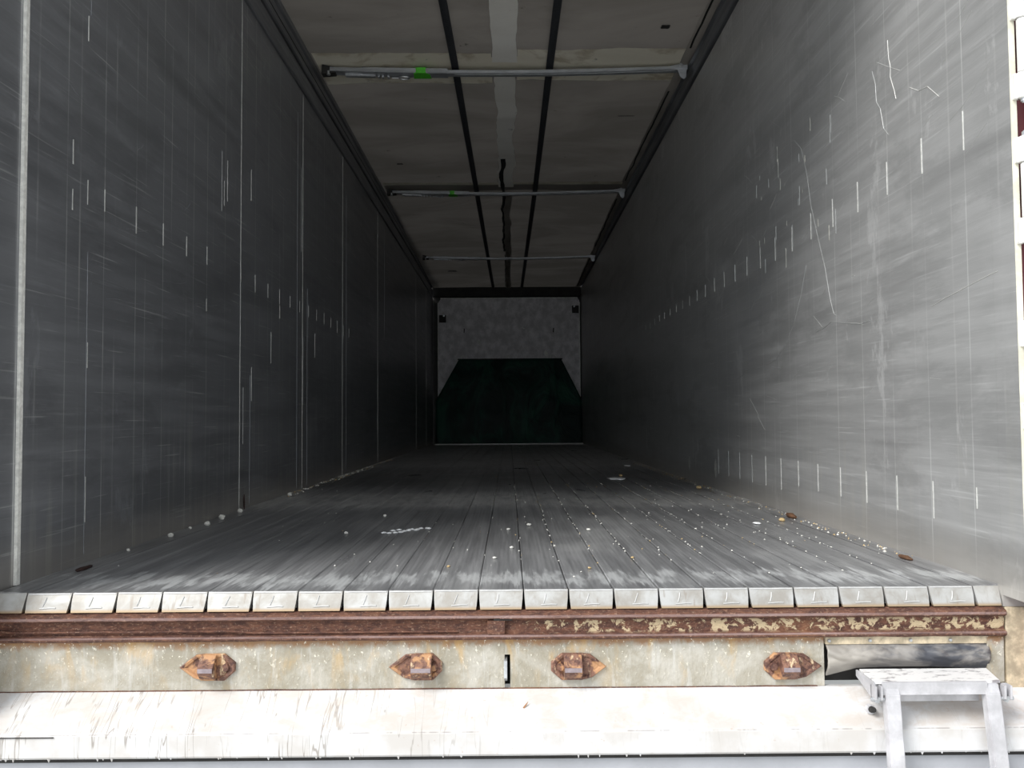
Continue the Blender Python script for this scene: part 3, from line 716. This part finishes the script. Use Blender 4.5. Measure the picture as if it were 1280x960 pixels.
# flap, strip and corner panel on the right
t = thing('rubber_flap', (.96, -.005, -.2), 'creased grey rubber flap clamped behind the step ladder', 'flap')
b = MB()
def flap(u, v):
    x = .772+.385*u; z = -.128-.064*v-.014*v*max(0, 1-u/.19)
    y = -.008-.020*math.sin(PI*min(1, v*1.05))*(1-.35*u)+.010*fbm(x*9, z*26+x*9, 1, 1.8)*math.sin(PI*min(1, v*1.4))
    return (x, y, z+.006*math.sin(PI*u)*v)
b.grid(flap, 90, 26, 'rubber'); o = b.build('sheet', t); md = o.modifiers.new('thickness', 'SOLIDIFY'); md.thickness = .004
b = MB(); b.box(.770, 1.153, -.020, -.008, -.131, -.1125, 'strip', .0015); st = b.build('clamp_strip', t, label='rust-stained cream strip')
for x in (.778, .875, .971, 1.065):
    b = MB(); b.cyl((x, -.0195, -.122), (x, -.0245, -.122), .0048, 'latch', 10, .0032, .0005); b.build('rivet', st)
t = thing('recess_back', (.96, .05, -.235), 'dark backing plate of the recess behind the step ladder', 'plate')
b = MB(); b.box(.768, 1.155, .03, .045, -.23, -.1125, 'darkgap', .001); b.build('plate', t)
t = thing('corner_panel', (1.19, 0, -.23), 'yellowish stained corner panel right of the rubber flap', 'panel')
b = MB(); b.prism([(.02, -.1125), (-.016, -.1125), (-.020, -.118), (-.018, -.222), (.02, -.226)], 'x', 1.153, 1.193, 'panel', .0015); b.build('plate', t)

# bumper
t = thing('bumper', (0, -.06, -.35), 'weathered white sloping bumper board below the beige panel', 'bumper')
b = MB(); b.prism([(-.002, -.2295), (-.016, -.2295), (-.105, -.292), (-.110, -.297), (-.112, -.343), (-.108, -.348), (-.090, -.348), (-.090, -.300), (-.002, -.245)], 'x', -1.24, 1.245, 'bumper', .001); b.build('board', t)
for i in range(40):
    x = random.uniform(-1.15, 1.15); b = MB(); b.cyl((x, -.108, -.346), (x, -.108, -.3475-random.uniform(.001, .007)), .002+random.random()*.002, 'bumper', 6, .0008); b.build('dried_drip', t)
b = MB(); b.tube([(x/100, -.1115, -.299+.0006*fbm(x*.4, 1, 1, 1)) for x in range(-122, -98, 2)], .0013, 'darkgap', 5); b.build('edge_crack', t)
t = thing('leaf', (.055, -.05, -.262), 'tiny dry brown leaf stuck on the white bumper', 'leaf')
b = MB()
b.grid(lambda u, v: (.045+.02*v+.004*(u-.5)*math.sin(PI*v)*2, -.052-.010*(1-v)-.0015, -.260+.014*v-.010*(1-v)+.004*(u-.5)*math.sin(PI*v)), 4, 8, 'leafmat'); b.build('blade', t)
t = thing('lower_panel', (0, -.07, -.62), 'pale grey steel panel hanging below the bumper', 'panel')
b = MB(); b.prism([(-.088, -.3495), (-.080, -.349), (-.080, -.62), (-.088, -.62)], 'x', -1.22, 1.22, 'underpanel', .001); b.box(-1.22, 1.22, -.096, -.088, -.3600, -.3495, 'darkgap', .001); b.build('plate', t)

# ladder
t = thing('step_ladder', (.97, -.13, -1.0), 'white folding access ladder fixed over the bumper at the right', 'ladder')
b = MB(); b.prism([(.842, -.035), (1.140, -.035), (1.118, -.128), (.838, -.128)], 'z', -.190, -.184, 'step', .0012)
tp = b.build('top_step', t, label='chipped white tread')
b = MB(); b.prism([(-.128, -.184), (-.134, -.186), (-.135, -.212), (-.126, -.214), (-.126, -.190)], 'x', .852, 1.086, 'ladder', .001); b.build('front_lip', tp)
b = MB(); b.box(.882, 1.082, -.105, -.098, -.236, -.216, 'ladder', .0015); b.build('cross_bar', t)
for s, x in ((-1, .873), (1, 1.096)):
    b = MB(); w_ = .016
    b2 = bmesh.new(); lv = []
    for z, y, xc in ((-.189, -.118, x), (-.21, -.128, x), (-.36, -.150, x+.002*s), (-1.0, -.235, x+.006*s)):
        lv.append([b2.verts.new(p) for p in ((xc-w_, y-.012, z), (xc+w_, y-.012, z), (xc+w_, y+.012, z), (xc-w_, y+.012, z))])
    for A, B in zip(lv, lv[1:]):
        for j in range(4): b2.faces.new((A[j], A[(j+1) % 4], B[(j+1) % 4], B[j]))
    b2.faces.new(lv[0][::-1]); b2.faces.new(lv[-1]); bmesh.ops.recalc_face_normals(b2, faces=b2.faces[:])
    bmesh.ops.bevel(b2, geom=b2.edges[:], offset=.002, segments=2, affect='EDGES'); b.merge(b2, 'ladder'); b.build('stringer', t)
for z in (-.56, -.86):
    b = MB(); y = -.150-(abs(z)-.36)*.133; b.box(.885, 1.086, y-.03, y+.03, z-.012, z+.006, 'step', .002); b.build('rung', t)
# side cheeks and hinge brackets
for s, x in ((-1, .836), (1, 1.124)):
    b = MB()
    if s < 0: b.prism([(-.034, -.186), (-.128, -.186), (-.128, -.214), (-.112, -.222), (-.034, -.200)], 'x', x-.002, x+.003, 'ladder', .0008)
    b.prism([(-.118, -.192), (-.140, -.192), (-.140, -.222), (-.118, -.222)], 'x', x-.004, x+.001, 'ladder', .0008)
    b.prism([(-.118, -.192), (-.140, -.192), (-.140, -.222), (-.118, -.222)], 'x', x+.010, x+.014, 'ladder', .0008)
    b.box(x-.004, x+.014, -.122, -.118, -.222, -.192, 'ladder', .0005); br = b.build('hinge_bracket', t)
    b = MB(); b.cyl((x-.010, -.131, -.222), (x+.020, -.131, -.222), .0045, 'latch', 10, None, .0006); b.cyl((x+.002, -.131, -.229), (x+.008, -.131, -.217), .006, 'latch', 6); b.build('bolt', br)
t = thing('bracket_stub', (.845, -.075, -.26), 'dark worn bolt stub on the bumper below the ladder bracket', 'bolt')
b = MB(); b.cyl((.848, -.078, -.262), (.848, -.096, -.258), .008, 'darkgap', 8, .006, .001); b.cyl((.848, -.07, -.263), (.848, -.082, -.262), .011, 'ladder', 8); b.build('stub', t)

# ------------------------------------------------------------------ door and hinges at the right edge
t = thing('rear_door', (1.27, .3, -.3), 'dark red trailer door folded back outside the right wall', 'door')
b = MB(); b.box(1.2480, 1.32, -.10, 1.1, -.30, 2.6, 'red', .003); b.box(1.212, 1.2475, -.085, -.03, .0, 2.6, 'red', .003); b.build('leaf', t)
def hinge(zc, lab):
    t = thing('door_hinge', (1.222, -.122, zc-.12), lab, 'hinge', 'white painted hinges on the right door post')
    xc, yc, r = 1.2175, -.124, .0125
    b = MB(); b.cyl((xc, yc, zc-.062), (xc, yc, zc+.062), r*.92, 'hinge', 18, None, .001); b.box(xc, 1.262, yc+.001, yc+.008, zc-.060, zc+.060, 'hinge', .002); b.build('middle_knuckle', t)
    for s in (-1, 1):
        b = MB(); z0, z1 = zc+s*.064, zc+s*.124
        b.cyl((xc-.002, yc, z0), (xc-.002, yc, z1), r, 'hinge', 18, None, .0015); b.box(xc-.020, xc-.002, yc+.002, yc+.014, min(z0, z1), max(z0, z1), 'hinge', .003); b.build('post_knuckle', t)
    b = MB(); b.cyl((xc, yc, zc-.134), (xc, yc, zc+.138), .0075, 'latch', 14, None, .003); b.build('pin', t)
hinge(1.262, 'white door hinge on the right post, top one in view')
hinge(.925, 'white door hinge on the right post, second from the top')
hinge(.50, 'rust-edged door hinge on the right post, lowest in view')

# ------------------------------------------------------------------ debris
def lump(name, x, y, r, mat, lab, cat, group=None, sx=1, sy=1, sz=.6, z=0.0, seed=0):
    b = MB(); b2 = bmesh.new(); bmesh.ops.create_icosphere(b2, subdivisions=2, radius=r)
    for v in b2.verts:
        n_ = 1+.35*noise.noise(v.co/r*1.3+Vector((seed, seed*2, 0))); v.co = Vector((v.co.x*sx*n_, v.co.y*sy*n_, v.co.z*sz*n_))
    zmin = min(v.co.z for v in b2.verts)
    for v in b2.verts: v.co += Vector((x, y, z-zmin))
    b.merge(b2, mat, True)
    return b.build(name, label=lab, category=cat, group=group)
lump('wood_splinter', 1.150, .37, .012, 'wood', 'reddish brown wood splinter on the floor by the right wall near the opening', 'splinter', sx=1.0, sy=3.0, sz=.5)
lump('wood_splinter', 1.155, 1.34, .014, 'wood', 'small brown wood splinter farther in along the right wall', 'splinter', sx=1, sy=3.5, sz=.8)
lump('bark_strip', -1.148, .30, .007, 'bark', 'dark brown stick lying by the left wall near the opening', 'stick', sx=1.2, sy=6, sz=.7)
lump('nail', -1.186, 1.80, .004, 'bark', 'rusty nail standing at the foot of the left wall', 'nail', sx=1, sy=1.2, sz=9, z=.0)
lump('paper_scrap', .967, 1.17, .012, 'flake', 'small bright white scrap on the right part of the floor', 'scrap', sx=1.3, sy=1.6, sz=.35)
lump('tan_lump', 1.085, 1.24, .013, 'tan', 'tan crumb beside the brown splinter at the right wall', 'crumb', seed=3)
lump('plastic_flake', .74, 3.52, .040, 'flake', 'long flat white flake deep on the right half of the floor', 'flake', sx=1.5, sy=2.4, sz=.16, seed=4)
lump('tan_lump', .80, 3.78, .014, 'tan', 'yellowish crumb right behind the long white flake', 'crumb', seed=5)
lump('tan_lump', 1.10, 2.72, .016, 'tan', 'yellowish crumb on the floor below the worn oval scars', 'crumb', seed=7)
lump('plastic_flake', 1.02, 5.0, .022, 'flake', 'small white flake farthest in near the right wall', 'flake', sx=1.4, sy=1.6, sz=.25, seed=8)
b = MB()
for k in range(15):
    b2 = bmesh.new(); bmesh.ops.create_icosphere(b2, subdivisions=1, radius=1)
    u = k/14; x = -.425+.145*u+random.uniform(-.008, .008); y = 1.02+.10*u+random.uniform(-.045, .035)*(1.2-u)
    for v in b2.verts: v.co = Vector((x+v.co.x*random.uniform(.010, .015), y+v.co.y*.016, max(0, v.co.z)*.005))
    b.merge(b2, 'flake', True)
b.build('plaster_smear', label='crumbly white smear on the left half of the floor', category='smear')
peb = [(-1.172, .62, .006, 'single white pebble by the left wall, closest to the opening'), (-1.165, .93, .010, 'pale pebble by the left wall, second from the opening'),
       (-1.178, 1.14, .007, 'smallest pale pebble in the row by the left wall'), (-1.150, 1.24, .012, 'round cream pebble standing slightly off the left wall'),
       (-1.165, 1.45, .013, 'larger bright white pebble of a touching pair at the left wall'), (-1.155, 1.42, .009, 'smaller white pebble of a touching pair at the left wall'),
       (-1.165, 1.68, .012, 'pale pebble just before the rusty nail at the left wall'), (-1.150, 2.45, .013, 'upright cream pebble far along the left wall, before the wide joint')]
for i, (x, y, r, lab) in enumerate(peb): lump('pebble', x, y, r, 'crumb', lab, 'pebble', 'pale pebbles along the left wall', sz=.8, seed=i)
mark = [(.10, 1.45, 'pair of light crumbs'), ]
for i, (x, y, r, mt_, lab) in enumerate([(-.145, .30, .005, 'tan', 'orange-brown crumb in a slat joint left of the middle near the opening'), (.03, .62, .007, 'crumb', 'whitish crumb near the middle slat, close to the opening'),
      (.24, .26, .005, 'tan', 'yellow crumb right of the middle near the slat ends'), (.31, 1.02, .008, 'crumb', 'round white crumb right of the middle, a metre in'),
      (.098, 1.17, .009, 'crumb', 'greyish crumb in the joint right of the middle slat'), (.02, 1.05, .007, 'crumb', 'white crumb of the small cluster at the middle slat'),
      (-.50, 1.50, .008, 'crumb', 'white crumb alone on the dark left half of the floor'), (-.56, .98, .008, 'crumb', 'grey-white crumb left of the white smear'),
      (-.02, .43, .006, 'crumb', 'white crumb on the middle slat nearest the opening'), (.38, .42, .005, 'tan', 'reddish crumb in a joint right of the middle')]):
    lump('crumb', x, y, r, mt_, lab, 'crumb', None, seed=i+20)
# fine grit nobody could count, lying thickest along the joints
b = MB(); k = b.mi('crumb'); k2 = b.mi('tan')
def speck(x, y, r, mi):
    a = random.uniform(0, PI); v = [b.bm.verts.new((x+r*math.cos(a+j*PI/2)*random.uniform(.7, 1.2), y+r*math.sin(a+j*PI/2)*random.uniform(.7, 1.6), .0012)) for j in range(4)]
    tp = b.bm.verts.new((x, y, .0012+r*.9))
    for j in range(4): f = b.bm.faces.new((v[j], v[(j+1) % 4], tp)); f.material_index = mi
for i in range(900):
    if i % 2: x = X0+PW*random.randint(8, 20)+random.gauss(0, .003); y = random.uniform(.3, 3.2)
    else: x = random.uniform(-1.1, 1.15); y = random.uniform(.1, 7)
    if x < 0 and random.random() < .6: continue
    speck(x, y, random.uniform(.0012, .0036)*(1+.12*y), k if random.random() < .85 else k2)
for i in range(260): speck(-1.19+abs(random.gauss(0, .02)), random.uniform(2.4, 6.5), random.uniform(.003, .010), k if random.random() < .7 else k2)
for i in range(420): speck(1.188-abs(random.gauss(0, .022)), random.uniform(.4, 5.5), random.uniform(.002, .006), k2 if random.random() < .6 else k)
b.build('grit', kind='stuff', label='fine pale grit scattered over the floor slats', category='grit', origin=(0, 1, 0))
